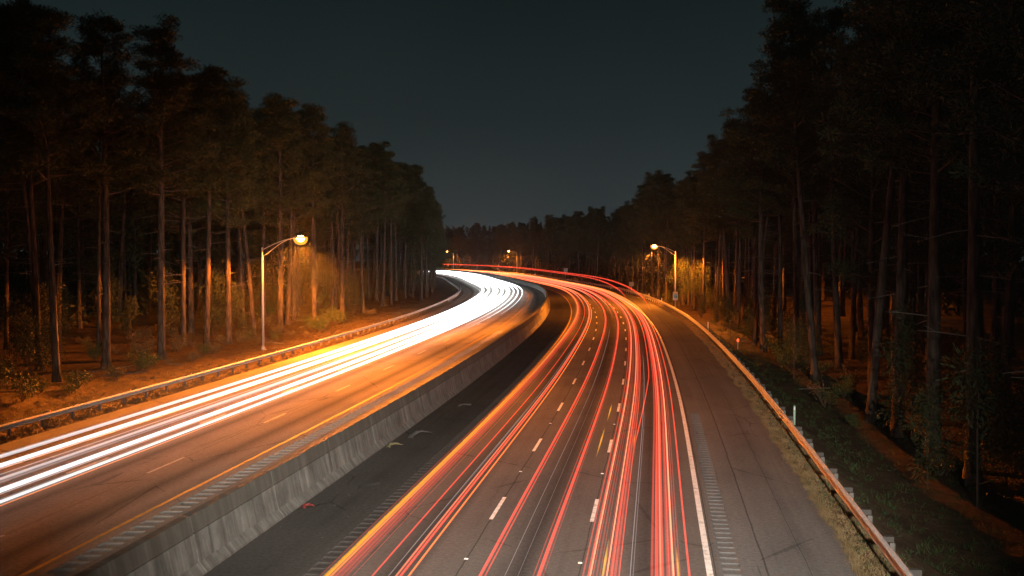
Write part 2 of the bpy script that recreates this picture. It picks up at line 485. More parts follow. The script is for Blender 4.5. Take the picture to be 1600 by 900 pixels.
flat = lambda o_: 0.0
line('yellow_edge_line', -7.28, .15, flat, -25, S_END, M['yellow_paint'], right_road)
line('white_edge_line', 3.68, .19, flat, -25, S_END, M['white_paint'], right_road)
line('yellow_edge_line', -14.98, .17, zl, -25, S_END, M['faded_yellow'], left_road)
line('white_edge_line', -25.4, .16, zl, -25, S_END, M['white_paint'], left_road)
for off, s_first, par, zf in ((-3.58, 22.75, right_road, flat), (-.07, 22.95, right_road, flat), (-18.25, 26.2, left_road, zl), (-21.8, 26.2, left_road, zl)):
    for k in range(36):
        c = s_first + 12.1 * k
        line('lane_dash', off, .14, zf, c - 1.6, c + 1.6, M['white_paint' if par == right_road else 'faded_paint'], par, 1.6)
rm = MB(); rm.box((0, 0, .012), (.13, .1, .02), 0, .7); rme = rm.me('road_stud', M['plate_white'])
for off, ss in ((-3.58, (28.7, 40.9, 53)), (-.12, (28.8, 41.0, 53.2))):
    for s in ss: obj('road_stud', rme, right_road, P(s, off, .004), rot_at(s))


# ------------------------------------------------------------------ median barrier: wall panels with open joints
barrier = thing('median_barrier', 'long stained concrete barrier wall between the two carriageways', 'barrier wall', P(20, -11.3, 0))
bl = Vector(barrier.location)
# cross-section up the road-side face, over the top, down the far face: (offset, z, v)
BP = [(-10.80, -.1, 0), (-10.80, .07, .07), (-10.83, .10, .1), (-11.0, .30, .4), (-11.17, 1.12, 1.24), (-11.225, 1.13, 1.27), (-11.225, 1.165, 1.3), (-11.18, 1.175, 1.33),
      (-11.27, 1.63, 1.8), (-11.29, 1.65, 1.83), (-11.56, 1.65, 2.1), (-11.58, 1.63, 2.13), (-11.70, .2, 3.4)]
s = 8.0; PL = 6.1; k = 0
while s < 560:
    step = 2.03; n = 3; vv = []; ff = []; uv = []
    a0, a1 = s + .02, s + PL - .02
    for i in range(n + 1):
        q = a0 + (a1 - a0) * i / n
        for (o_, z_, v_) in BP:
            p_ = P(q, o_, z_); vv.append((p_[0] - bl.x, p_[1] - bl.y, p_[2])); uv.append((q, v_))
    mm = len(BP)
    for i in range(n):
        for j in range(mm - 1):
            a = i * mm + j; ff.append((a, a + 1, a + mm + 1, a + mm))
    ff.append(tuple(range(mm - 1, -1, -1))); ff.append(tuple(n * mm + j for j in range(mm)))
    obj('wall_panel', mesh('wall_panel', vv, ff, M['concrete'], uv), barrier)
    s += PL; k += 1
# dark core behind the open joints
vv = []; ff = []
for i, q in enumerate(np.arange(7.5, 566, 6.1)):
    for (o_, z_) in ((-11.15, -.1), (-11.32, 1.58), (-11.54, 1.58), (-11.64, .1)):
        p_ = P(float(q), o_, z_); vv.append((p_[0] - bl.x, p_[1] - bl.y, p_[2]))
    if i:
        for j in range(3):
            a = (i - 1) * 4 + j; ff.append((a, a + 1, a + 5, a + 4))
obj('joint_filler', mesh('joint_filler', vv, ff, M['rubber']), barrier)


# ------------------------------------------------------------------ guardrails
def guardrail(label, off, side, s0, s1, pitch, zf, s_parts, tabs, hgt=1.0):
    """side +1: posts stand on the larger-offset side; W-beam faces the road"""
    t = thing('guardrail', label, 'guardrail', P(s0, off, 0)); L = Vector(t.location)
    prof = [(.0, .35), (.0, .385), (-.09, .45), (-.09, .505), (-.012, .56), (-.012, .60), (-.09, .655), (-.09, .71), (0, .775), (.012, .80)]
    prof = [(d, .80 - (.80 - z_) * hgt) for d, z_ in prof]
    # beam panels, each lapped over the next
    s = s0; pl = pitch * 4
    while s < s1:
        vv = []; ff = []; n = 4 if s < 260 else 2; mm = len(prof)
        for i in range(n + 1):
            q = s - .12 + (pl + .12) * i / n; lap = .004 if i == 0 else 0
            for (d, z_) in prof:
                p_ = P(q, off + side * (d - lap), zf + z_); vv.append((p_[0] - L.x, p_[1] - L.y, p_[2]))
        m0 = len(vv)
        for i in range(n + 1):
            q = s - .12 + (pl + .12) * i / n; lap = .004 if i == 0 else 0
            for (d, z_) in prof:
                p_ = P(q, off + side * (d - lap + .004), zf + z_); vv.append((p_[0] - L.x, p_[1] - L.y, p_[2]))
        for i in range(n):
            for j in range(mm - 1):
                a = i * mm + j; ff.append((a, a + 1, a + mm + 1, a + mm)); ff.append((m0 + a + mm, m0 + a + mm + 1, m0 + a + 1, m0 + a))
            a = i * mm; ff.append((a + mm - 1, m0 + a + mm - 1, m0 + a + 2 * mm - 1, a + 2 * mm - 1)); ff.append((a, a + mm, m0 + a + mm, m0 + a))
        obj('rail_panel', mesh('rail_panel', vv, ff, M['steel'], None, False), t); s += pl
    pm = MB(); pm.box((0, 0, -.02), (.012, .1, 1.15)); pm.box((-.07, 0, -.02), (.14, .01, 1.15)); pm.box((-.146, 0, -.02), (.012, .1, 1.15))
    pme = pm.me('post', M['post_steel'])
    bmb = MB(); bmb.box((0, 0, .08), (.36, .15, .16)); bme = bmb.me('spacer_block', M['wood_block'])
    bolt = MB(); bolt.ell((0, 0, 0), (.022, .022, .022), 6, 4); bolt_me = bolt.me('bolt', M['steel'])
    tm = MB(); tm.box((0, 0, .05), (.012, .1, .12)); tme = tm.me('reflector_tab', M['t_tab'])
    far_p = MB(); far_b = MB()
    s = s0 + .4; k = 0
    while s < s1:
        if s < s_parts:
            p_ = P(s, off + side * .42, zf); po = obj('post', pme, t, (p_[0] - L.x, p_[1] - L.y, p_[2]), rot_at(s))
            p_ = P(s, off + side * .2, zf + .6); bo = obj('spacer_block', bme, t, (p_[0] - L.x, p_[1] - L.y, p_[2]), rot_at(s))
        else:
            p_ = P(s, off + side * .35, zf + .2); far_p.box((p_[0] - L.x, p_[1] - L.y, p_[2]), (.15, .1, 1.1), rot_at(s))
            p_ = P(s, off + side * .17, zf + .6); far_b.box((p_[0] - L.x, p_[1] - L.y, p_[2]), (.2, .15, .34), rot_at(s))
        if tabs and k % tabs == 0:
            p_ = P(s, off + side * .02, zf + .79); obj('reflector_tab', tme, t, (p_[0] - L.x, p_[1] - L.y, p_[2]), rot_at(s))
        s += pitch; k += 1
    far_p.build('far_posts', M['steel'], t)['kind'] = 'stuff'; far_b.build('far_spacer_blocks', M['wood_block'], t)['kind'] = 'stuff'
    return t


M['t_tab'] = mat_simple('orange_reflector', c4(.75, .3, .1), .4, 0, .1)
guardrail('galvanised guardrail along the grassy right verge beside the tail lights', 8.85, 1, 14.0, 560, 3.2, -.02, 175, 0)
guardrail('galvanised guardrail on short posts in front of the lit left verge', -29.95, -1, 31.0, 430, 2.8, 0.0, 190, 3, .68)


# ------------------------------------------------------------------ street lamps
def street_lamp(label, s, off, side, sign=False, H=9.75, reach=3.65, light=1.0, shield=.10):
    """side: direction of the arm across the road (+1 to larger offset)"""
    b = P(s, off, zt(off, s) - .05); rz = rot_at(s)
    t = thing('street_lamp', label, 'street lamp', b, rz, 'sodium street lamps along the highway')
    H = H - b[2]
    m = MB(); m.tube([(0, 0, 0), (0, 0, H * .5), (0, 0, H)], [.125, .1, .075], 14); m.tube([(0, 0, H), (0, 0, H + .06)], [.085, .05], 12); m.build('pole', M['pole_steel'], t, True)
    m = MB(); m.tube([(0, 0, 0), (0, 0, .35)], [.21, .19], 14); m.box((0, 0, .03), (.5, .5, .06)); m.build('base_plate', M['pole_steel'], t)
    hz = H + .92
    for z0, nm in ((H - .18, 'arm'), (H - .78, 'arm')):
        pts = []
        for i in range(9):
            q = i / 8
            x = side * (reach - .45) * q; z = z0 + (hz - z0) * (1 - (1 - q) ** 1.6)
            pts.append((x, 0, z if z0 > H - .5 else z0 + (hz - z0) * math.sin(q * math.pi / 2) ** 1.25))
        m = MB(); m.tube(pts, .034, 8); m.build(nm, M['pole_steel'], t, True)
    m = MB(); m.ell((side * reach, 0, hz + .02), (.68, .56, .16), 16, 8, .0, 1.0); m.tube([(side * (reach - .62), 0, hz + .02), (side * (reach - .3), 0, hz + .05)], [.06, .12], 10)
    hd = m.build('lamp_housing', M['head_grey'], t, True)
    m = MB(); m.ell((side * (reach + .06), 0, hz - .03), (.36, .3, .32), 16, 10, -1.0, .8); m.build('lamp_tube', M['lens'], hd, True)
    m = MB(); m.ell((side * (reach + .06), 0, hz - .06), (.66, .55, .56), 20, 12, -1.0, .3); m.build('added_glow', M['halo_shell'], hd, True)  # oversized glow shell added to shape a halo around the bulb
    for kind_, pw in (('SPOT', 1.0), ('POINT', .2)):      # cut-off downlight, and the little that leaves the bowl sideways
        ld = bpy.data.lights.new('lamp_bulb', kind_); ld.energy = LAMP_POWER * light * pw; ld.color = LAMP_COL; ld.shadow_soft_size = .12
        ld.use_nodes = True; lt = ld.node_tree; lb = NB(lt); em = lt.nodes['Emission']   # road luminaire: throws wide, little straight down
        sp = lb.n('SeparateXYZ'); lb.l(lb.n('NewGeometry').outputs['Incoming'], sp.inputs[0])
        rd = Vector((math.cos(rz), math.sin(rz))) * side      # towards the road: the shield behind the bulb keeps light off the wood
        dot = lb.math('ADD', lb.math('MULTIPLY', sp.outputs[0], rd.x), lb.math('MULTIPLY', sp.outputs[1], rd.y))
        mr = lb.n('MapRange', interpolation_type='SMOOTHSTEP'); lb.l(dot, mr.inputs[0])
        mr.inputs[1].default_value = -.5; mr.inputs[2].default_value = .1; mr.inputs[3].default_value = shield if kind_ == 'SPOT' else shield * .6; mr.inputs[4].default_value = 1.0
        mx = lb.n('MapRange', interpolation_type='SMOOTHSTEP'); lb.l(dot, mx.inputs[0])       # thrown along the road rather than across it
        mx.inputs[1].default_value = .4; mx.inputs[2].default_value = .92; mx.inputs[3].default_value = 1.0; mx.inputs[4].default_value = .16
        out = lb.math('MULTIPLY', mr.outputs[0], mx.outputs[0])
        if kind_ == 'SPOT':
            ld.spot_size = R(168); ld.spot_blend = .2
            out = lb.math('MULTIPLY', out, lb.math('POWER', lb.math('MAXIMUM', lb.math('ABSOLUTE', sp.outputs[2]), .14), -1.85))
        lb.l(out, em.inputs['Strength'])
        lo = bpy.data.objects.new('lamp_bulb', ld); col.objects.link(lo); lo.parent = t; lo.location = (side * (reach + .06), 0, hz - .7)
    if sign:
        pm = MB(); pm.box((0, -.16, 2.75), (.82, .012, 1.46)); pl = pm.build('sign_plate', M['plate_white'], t)
        for nm, c, sz, mt in (('printed_band', (0, -.172, 3.3), (.7, .006, .24), 'print_yellow'), ('printed_panel', (.02, -.172, 2.72), (.6, .006, .7), 'print_cyan'),
                              ('printed_figure', (-.1, -.178, 2.6), (.1, .006, .5), 'print_blue'), ('printed_figure', (.17, -.178, 2.58), (.2, .006, .36), 'print_teal')):
            q = MB(); q.box(c, sz); q.build(nm, M[mt], pl)
        for z in (2.4, 3.1):
            q = MB(); q.box((0, -.13, z), (.3, .08, .04)); q.build('bracket', M['steel'], pl)
    return t


street_lamp('tall glowing street lamp standing behind the left guardrail', 89.0, -33.9, 1)
street_lamp('glowing street lamp with a white sign on its pole', 175.2, 11.1, -1, True, H=9.6, light=.42, shield=.5)
street_lamp('small far street lamp beyond the red trails, at mid road', 440.6, 12.0, -1, H=9.2, light=.7)
street_lamp('farthest street lamp, glowing where the road vanishes behind the trees', 527.0, 11.0, -1, H=9.2, light=.7)

# added fill lamp, unseen behind the camera, standing in for traffic headlights
ft = thing('added_fill_lamp', 'added warm white fill lamp, unseen behind the camera', 'lamp', (5.0, -8.0, 0))
m = MB(); m.tube([(0, 0, -.5), (0, 0, 13)], [.16, .09], 12); m.build('mast', M['pole_steel'], ft, True)
m = MB(); m.box((0, .25, 13.05), (.9, .5, .3)); fh = m.build('lamp_housing', M['head_grey'], ft)
m = MB(); m.box((0, .52, 13.0), (.8, .03, .24)); m.build('added_glow', M['fill_face'], fh)
fl = bpy.data.lights.new('fill_beam', 'SPOT'); fl.energy = FILL_POWER; fl.color = (1.0, .90, .78); fl.spot_size = R(46); fl.spot_blend = 1.0; fl.shadow_soft_size = .4
fo = bpy.data.objects.new('fill_beam', fl); col.objects.link(fo); fo.parent = ft; fo.location = (0, .9, 13.0)
fo.rotation_euler = (Vector((-1.0, 56.0, 0)) - Vector((5.0, -7.1, 13))).to_track_quat('-Z', 'Y').to_euler()


# ------------------------------------------------------------------ light trails: strands of light at lamp height, one thing for each lamp's path
def strand(mb, gl, off, z, s0, s1, r, glow, wob=0.0, seed=0, fade=(12, 12), n=6, flat=1.0, zf=None, drift=None, grow=1.1):
    pts = []; rad = []; gg = []
    s = s0; rnd = random.Random(seed); ph = rnd.random() * 6
    while True:
        ds = 2.0 if s < 60 else 3.5 if s < 250 else 5
        q = min(s, s1)
        o_ = off + wob * (math.sin(q * .021 + ph) + .5 * math.sin(q * .053 + ph * 2))
        if drift: o_ += drift(q)
        pts.append(P(q, o_, z + (zf(o_) if zf else 0)))
        a = max(0.0, min(1.0, (q - s0) / fade[0])) * max(0.0, min(1.0, (s1 - q) / fade[1]))
        rr = r(q) if callable(r) else r
        if grow: rr *= 1 + grow * max(0, min(1, (q - 60) / 140))
        rad.append(max(.002, rr * (.25 + .75 * a)))
        gg.append((glow(q) if callable(glow) else glow) * (.15 + .85 * a))
        if q >= s1: break
        s += ds
    mb.tube(pts, rad, n, True, flat)
    for x in gg: gl += [x] * n


def trail(label, parts, group):
    t = thing('light_trail', label, 'light trail', (0, 0, 0), 0, group)
    for nm, mt, strands in parts:
        mb = MB(); gl = []
        for kw in strands: strand(mb, gl, **kw)
        me = mb.me(nm, M[mt], True)
        at = me.attributes.new('glow', 'FLOAT', 'POINT'); at.data.foreach_set('value', gl)
        obj(nm, me, t)
    return t


GR, GW = 'red tail light trails on the right carriageway', 'white headlight trails on the left carriageway'
_sd = [100]


def fringe(off, width, n, z, s0, s1, r, glow, zf=None, **kw):
    out = []
    rnd = random.Random(_sd[0]); _sd[0] += 1
    n = int(n * 1.4)
    for i in range(n):
        o_ = off + max(-width * .75, min(width * .75, rnd.gauss(0, width / 3.0)))
        out.append(dict(off=o_, z=z + rnd.uniform(-.08, .06), s0=s0, s1=s1, r=r * rnd.uniform(.7, 1.9), glow=glow * rnd.uniform(.2, .72), wob=kw.get('wob', .008), seed=_sd[0], zf=zf, n=4))
    return out


def core(off, z, s0, s1, r, glow, **kw): return dict(off=off, z=z, s0=s0, s1=s1, r=r, glow=glow, wob=kw.pop('wob', .008), seed=_sd[0], **kw)


SE, SW = 530, 472
far = lambda a, b: (lambda s: a + (b - a) * min(1, max(0, (s - 60) / 120)))
trail('broad orange trail nearest the median rumble strip', [('core', 't_orange', [core(-6.38, .85, 14, SE, .06, far(.55, .6)), core(-6.28, .86, 14, SE, .025, far(.8, .6))]), ('fringe', 't_red', fringe(-6.3, .46, 6, .8, 14, SE, .018, .6))], GR)
trail('soft red trail just beside the broad orange one', [('fringe', 't_red', fringe(-5.95, .22, 4, .8, 14, SE, .015, .6))], GR)
trail('thin lone red trail in the lane by the median', [('core', 't_red', [core(-5.28, .8, 14, 260, .024, .85)])], GR)
trail('strong red trail paired with a thin orange one', [('core', 't_pink', [core(-4.66, .8, 14, SE, .03, far(.8, .9))]), ('fringe', 't_red', fringe(-4.68, .3, 6, .78, 14, SE, .016, .8))], GR)
trail('narrow orange trail just inside the first dashed lane line', [('core', 't_orange', [core(-4.33, .8, 14, 300, .026, 1.0)]), ('fringe', 't_red', fringe(-4.36, .12, 2, .78, 14, 300, .016, .8))], GR)
trail('single red trail just right of the first dashed lane line', [('core', 't_red', [core(-2.46, .8, 14, SE, .045, far(.85, 1.3))]), ('fringe', 't_red', fringe(-2.46, .2, 4, .76, 14, SE, .016, .6))], GR)
trail('single red trail just left of the second dashed lane line', [('core', 't_red', [core(-.93, .8, 14, SE, .045, far(.9, 1.3))]), ('fringe', 't_red', fringe(-.93, .2, 4, .76, 14, SE, .016, .6))], GR)
trail('faint pale trail between the two single red ones', [('core', 't_pale', [core(-1.9, .6, 14, 120, .009, .3), core(-1.55, .6, 14, 70, .007, .22)])], GR)
trail('faint grey trail in the lane by the median', [('core', 't_pale', [core(-5.0, .6, 16, 62, .014, .35), core(-4.95, .6, 30, 95, .01, .3)])], GR)
trail('red trail with a white hot core along the second dashed line', [('core', 't_pink', [core(.42, .82, 14, SE, .022, far(1.5, 1.1))]), ('fringe', 't_red', fringe(.38, .26, 6, .8, 14, SE, .014, .8))], GR)
trail('wide red trail with a pale core in the right lane', [('core', 't_pink', [core(.84, .82, 14, SE, .022, far(1.5, 1.1))]), ('fringe', 't_red', fringe(.95, .46, 9, .8, 14, SE, .015, .75))], GR)
trail('red trail that swings across between two lanes', [('core', 't_red', [core(1.2, .85, 40, 170, .03, 1.0, fade=(6, 30), drift=lambda s: .55 * min(1, max(0, (s - 44) / 24)))])], GR)
trail('faint pale trail in the middle of the right lane', [('core', 't_pale', [core(1.42, .5, 14, 90, .012, .35), core(1.5, .5, 14, 60, .008, .28)])], GR)
trail('thick solid red trail in the right lane', [('core', 't_pink', [core(2.24, .82, 14, SE, .018, far(1.1, .9))]), ('fringe', 't_red', fringe(2.14, .42, 9, .8, 14, SE, .019, .85))], GR)
trail('red trail with a thin white core near the white edge line', [('core', 't_pink', [core(2.58, .82, 14, SE, .022, far(1.8, 1.2))]), ('fringe', 't_red', fringe(2.58, .26, 6, .8, 14, SE, .014, .8))], GR)
trail('thin red trail closest to the white edge line', [('core', 't_red', [core(3.0, .8, 14, 300, .026, .95)]), ('fringe', 't_red', fringe(3.0, .1, 2, .78, 14, 300, .014, .6))], GR)
trail('orange glow trail along the far curve by the white edge line', [('core', 't_orange', [core(2.9, .9, 95, SE, .06, 1.2, fade=(50, 12)), core(1.7, .85, 100, SE, .045, 1.1, fade=(50, 12))])], GR)
trail('bright pink trail filling the far curve of the middle lane', [('core', 't_pink', [core(-1.6, .9, 130, SE, .05, 1.2, fade=(60, 12)), core(-3.1, .9, 150, SE, .05, 1.1, fade=(60, 12)), core(-5.4, .9, 150, SE, .05, 1.1, fade=(60, 12))])], GR)
trail('high red trail of a tall lorry arching above the far guardrail', [('core', 't_red', [core(2.3, 3.55, 98, SE, .055, .95, fade=(45, 12), wob=.01)]), ('fringe', 't_red', fringe(2.3, .1, 2, 3.45, 112, SE, .02, .6))], GR)
trail('lower of the two high arching lorry trails', [('core', 't_red', [core(.15, 3.5, 112, SE, .055, .95, fade=(45, 12), wob=.01)])], GR)
for lb, off, z, s0, s1 in (('amber blinker dash beside the second dashed line, nearest the bottom', .72, .7, 23, 29), ('amber blinker dash left of the second dashed line, long one', -.38, .7, 41, 48),
                           ('amber blinker dash left of the second dashed line, short one', -.36, .7, 50, 56), ('short amber blinker dash on the wide red trail', 1.14, .95, 42, 45.5),
                           ('amber blinker dash near the white edge line at the bottom', 2.72, .7, 23, 28.5)):
    trail(lb, [('core', 't_amber', [core(off, z, s0, s1, .035, .85, fade=(3, 2), wob=0)])], 'amber blinker dashes among the red trails')

zl_ = zl
wg = lambda a, b: (lambda s: a + (b - a) * min(1, max(0, (s - 45) / 110)) ** 1.2)
rw = lambda a, b: (lambda s: a + (b - a) * min(1, max(0, (s - 40) / 140)))
WT = [('white trail farthest from the median, along the left shoulder', -24.75, .045, .055, .6, 10), ('broad bright white trail second from the left shoulder', -23.5, .066, .085, .95, 10),
      ('dimmer white trail in the middle of the five', -21.75, .042, .05, .42, 10), ('broad bright white trail second from the median side', -20.45, .064, .08, .95, 10),
      ('white trail nearest the median, above a thin orange line', -19.35, .043, .06, .7, 10)]
for lb, off, r0, r1, g0, s0 in WT:
    trail(lb, [('core', 't_white', [core(off, .72, s0, SW, rw(r0, .27), wg(g0, 3.0), zf=zl, flat=1.15, grow=0)]),
               ('fringe', 't_white', fringe(off, .62, 8, .70, s0, SW, .014, g0 * .4, zf=zl))], GW)
trail('thin orange trail beside the white one nearest the median', [('core', 't_orange', [core(-19.02, .7, 10, 130, .018, .8, zf=zl)])], GW)
trail('pale grey trail between the two broad white ones', [('core', 't_pale', [core(-22.7, .6, 10, 200, .02, .5, zf=zl), core(-21.1, .6, 10, 200, .02, .5, zf=zl)])], GW)
for lb, off, s0 in (('blazing white trail on the far curve, innermost lane', -17.1, 105), ('blazing white trail on the far curve, middle lane', -18.9, 85), ('blazing white trail on the far curve, outer lane', -22.4, 90)):
    trail(lb, [('core', 't_white', [core(off, .75, s0, SW, .13, wg(.3, 2.6), zf=zl, fade=(95, 12), grow=0), core(off + .9, .75, s0 + 25, SW, .13, wg(.2, 2.6), zf=zl, fade=(95, 12), grow=0)])], GW)


# ------------------------------------------------------------------ signs, marker posts, debris
def sign(label, s, off, w_, h_, zc, mat, post=True):
    b = P(s, off, zt(off, s)); t = thing('road_sign', label, 'road sign', b, rot_at(s))
    m = MB(); m.box((0, 0, (zc - h_ * .2) / 2 - b[2] / 2), (.09, .06, zc - b[2])); m.build('post', M['steel'], t)
    m = MB(); m.box((0, -.05, zc - b[2]), (w_, .015, h_)); m.build('plate', M[mat], t)
    m = MB(); m.box((0, -.035, zc - b[2] + h_ * .2), (w_ * .8, .012, .05)); m.box((0, -.035, zc - b[2] - h_ * .2), (w_ * .8, .012, .05)); m.build('stiffener', M['steel'], t)


sign('small square pale blue-white sign on a post beyond the far guardrail', 343, 11.0, 1.35, 1.45, 3.3, 'plate_white')
sign('dim grey square sign in front of the dark trees past the guardrail', 240, 11.2, 1.1, 1.0, 1.8, 'plate_back')
for lb, s, off, mt, h_ in (('white marker post at the guardrail, farthest of the three', 204, 9.75, 'plastic_white', 1.25), ('white marker post at the guardrail, middle of the three', 184, 9.75, 'plastic_white', 1.25),
                           ('white marker post behind the guardrail, nearest of the white three', 120, 9.8, 'plastic_white', 1.3), ('pale marker post with green-lit tint behind the near guardrail', 56, 9.75, 'green_fringe', 1.05)):
    b = P(s, off, zt(off, s)); t = thing('marker_post', lb, 'marker post', b, rot_at(s), 'slim marker posts along the right guardrail')
    m = MB(); m.box((0, 0, h_ / 2 - .05), (.1, .035, h_ + .1)); m.build('post', M[mt], t); m = MB(); m.box((0, -.022, h_ - .15), (.08, .01, .16)); m.build('reflector', M['plate_white'], t)
b = P(111.6, 12.3, 0); b = (b[0], b[1], zt(12.3, 111.6)); t = thing('marker_reflector', 'small glowing red reflector on the dark bank behind the guardrail', 'reflector', b, rot_at(111))
m = MB(); m.box((0, 0, .5), (.05, .05, 1.05)); m.build('stake', M['steel'], t); m = MB(); m.ell((0, -.05, 1.0), (.13, .03, .2), 10, 6); m.build('lens', M['reflector_glow'], t)


def scrap(name, label, cat, s, off, pts, wid, mat, seed):
    """a crumpled, curled strip lying on the tarmac"""
    rnd = random.Random(seed); v = []; f = []
    for i, (x, y, z) in enumerate(pts):
        for j, k in enumerate((-1, -.3, .4, 1)):
            v.append((x + rnd.uniform(-.02, .02), y + k * wid * rnd.uniform(.7, 1.1), max(.012, z + rnd.uniform(-.02, .05) + .03 * (1 - k * k))))
    n0 = len(v); v += [(a, b_, max(.004, c - .02)) for a, b_, c in v]
    for i in range(len(pts) - 1):
        for j in range(3):
            a = i * 4 + j; f.append((a, a + 1, a + 5, a + 4)); f.append((n0 + a + 4, n0 + a + 5, n0 + a + 1, n0 + a))
        a = i * 4; f.append((a, a + 4, n0 + a + 4, n0 + a)); a += 3; f.append((a + 4, a, n0 + a, n0 + a + 4))
    f.append((0, n0, n0 + 1, 1)); f.append((1, n0 + 1, n0 + 2, 2)); f.append((2, n0 + 2, n0 + 3, 3))
    a = (len(pts) - 1) * 4
    for j in range(3): f.append((a + j, a + j + 1, n0 + a + j + 1, n0 + a + j))
    o = obj(name, mesh(name, v, f, mat), None, P(s, off, .002), rot_at(s) + 1.1); tag(o, label, cat); return o


arc = lambda L, h, n=8: [(L * (i / (n - 1) - .5), .12 * math.sin(i * .8), h * math.sin(math.pi * i / (n - 1))) for i in range(n)]
scrap('tyre_scrap', 'curled strip of torn black tyre lying at the foot of the barrier', 'tyre scrap', 48.4, -9.75, arc(1.5, .22), .16, M['foil'], 1)
scrap('litter_sheet', 'crumpled dull yellow sheet of litter against the barrier foot', 'litter', 45.6, -10.35, arc(.9, .1), .12, M['card'], 2)
scrap('plastic_shard', 'dark red plastic shard lying by the barrier near the front', 'debris', 33.9, -10.45, arc(.34, .09), .08, M['red_plastic'], 3)
scrap('rubber_strip', 'flat black rubber strip on the dark median shoulder', 'debris', 37.4, -9.2, arc(1.3, .05), .06, M['rubber'], 4)
scrap('rubber_strip', 'pale bent strip lying farther along the dark median shoulder', 'debris', 58.5, -9.4, arc(1.1, .09), .08, M['foil'], 5)
scrap('rubber_strip', 'black curled rubber strip near the barrier, past the litter sheet', 'debris', 59.5, -10.3, arc(1.4, .16), .1, M['rubber'], 6)

# ------------------------------------------------------------------ pines
rng = np.random.default_rng(7)


def rv(n): q = rng.normal(size=(n, 3)); return q / np.linalg.norm(q, axis=1)[:, None]


def kites(cent, dirs, length, width):
    """leaf-sized kites: n x (centre, direction)"""
    n = len(cent); side = np.cross(dirs, rv(n)); side /= np.linalg.norm(side, axis=1)[:, None] + 1e-9
    L = np.asarray(length)[:, None]; W = np.asarray(width)[:, None]
    nrm = np.cross(dirs, side)
    v = np.stack([cent, cent + dirs * L * .55 + side * W * .5 + nrm * L * .08, cent + dirs * L, cent + dirs * L * .55 - side * W * .5 + nrm * L * .08], 1).reshape(-1, 3)
    f = np.arange(n * 4).reshape(-1, 4)
    return v, f


def leaf_mesh(name, v, f, mat):
    me = bpy.data.meshes.new(name)
    me.vertices.add(len(v)); me.vertices.foreach_set('co', v.astype(np.float32).ravel())
    me.loops.add(len(f) * 4); me.loops.foreach_set('vertex_index', f.astype(np.int32).ravel())
    me.polygons.add(len(f)); me.polygons.foreach_set('loop_start', np.arange(0, len(f) * 4, 4, dtype=np.int32))
    me.update(calc_edges=True); me.validate(); me.materials.append(mat); return me


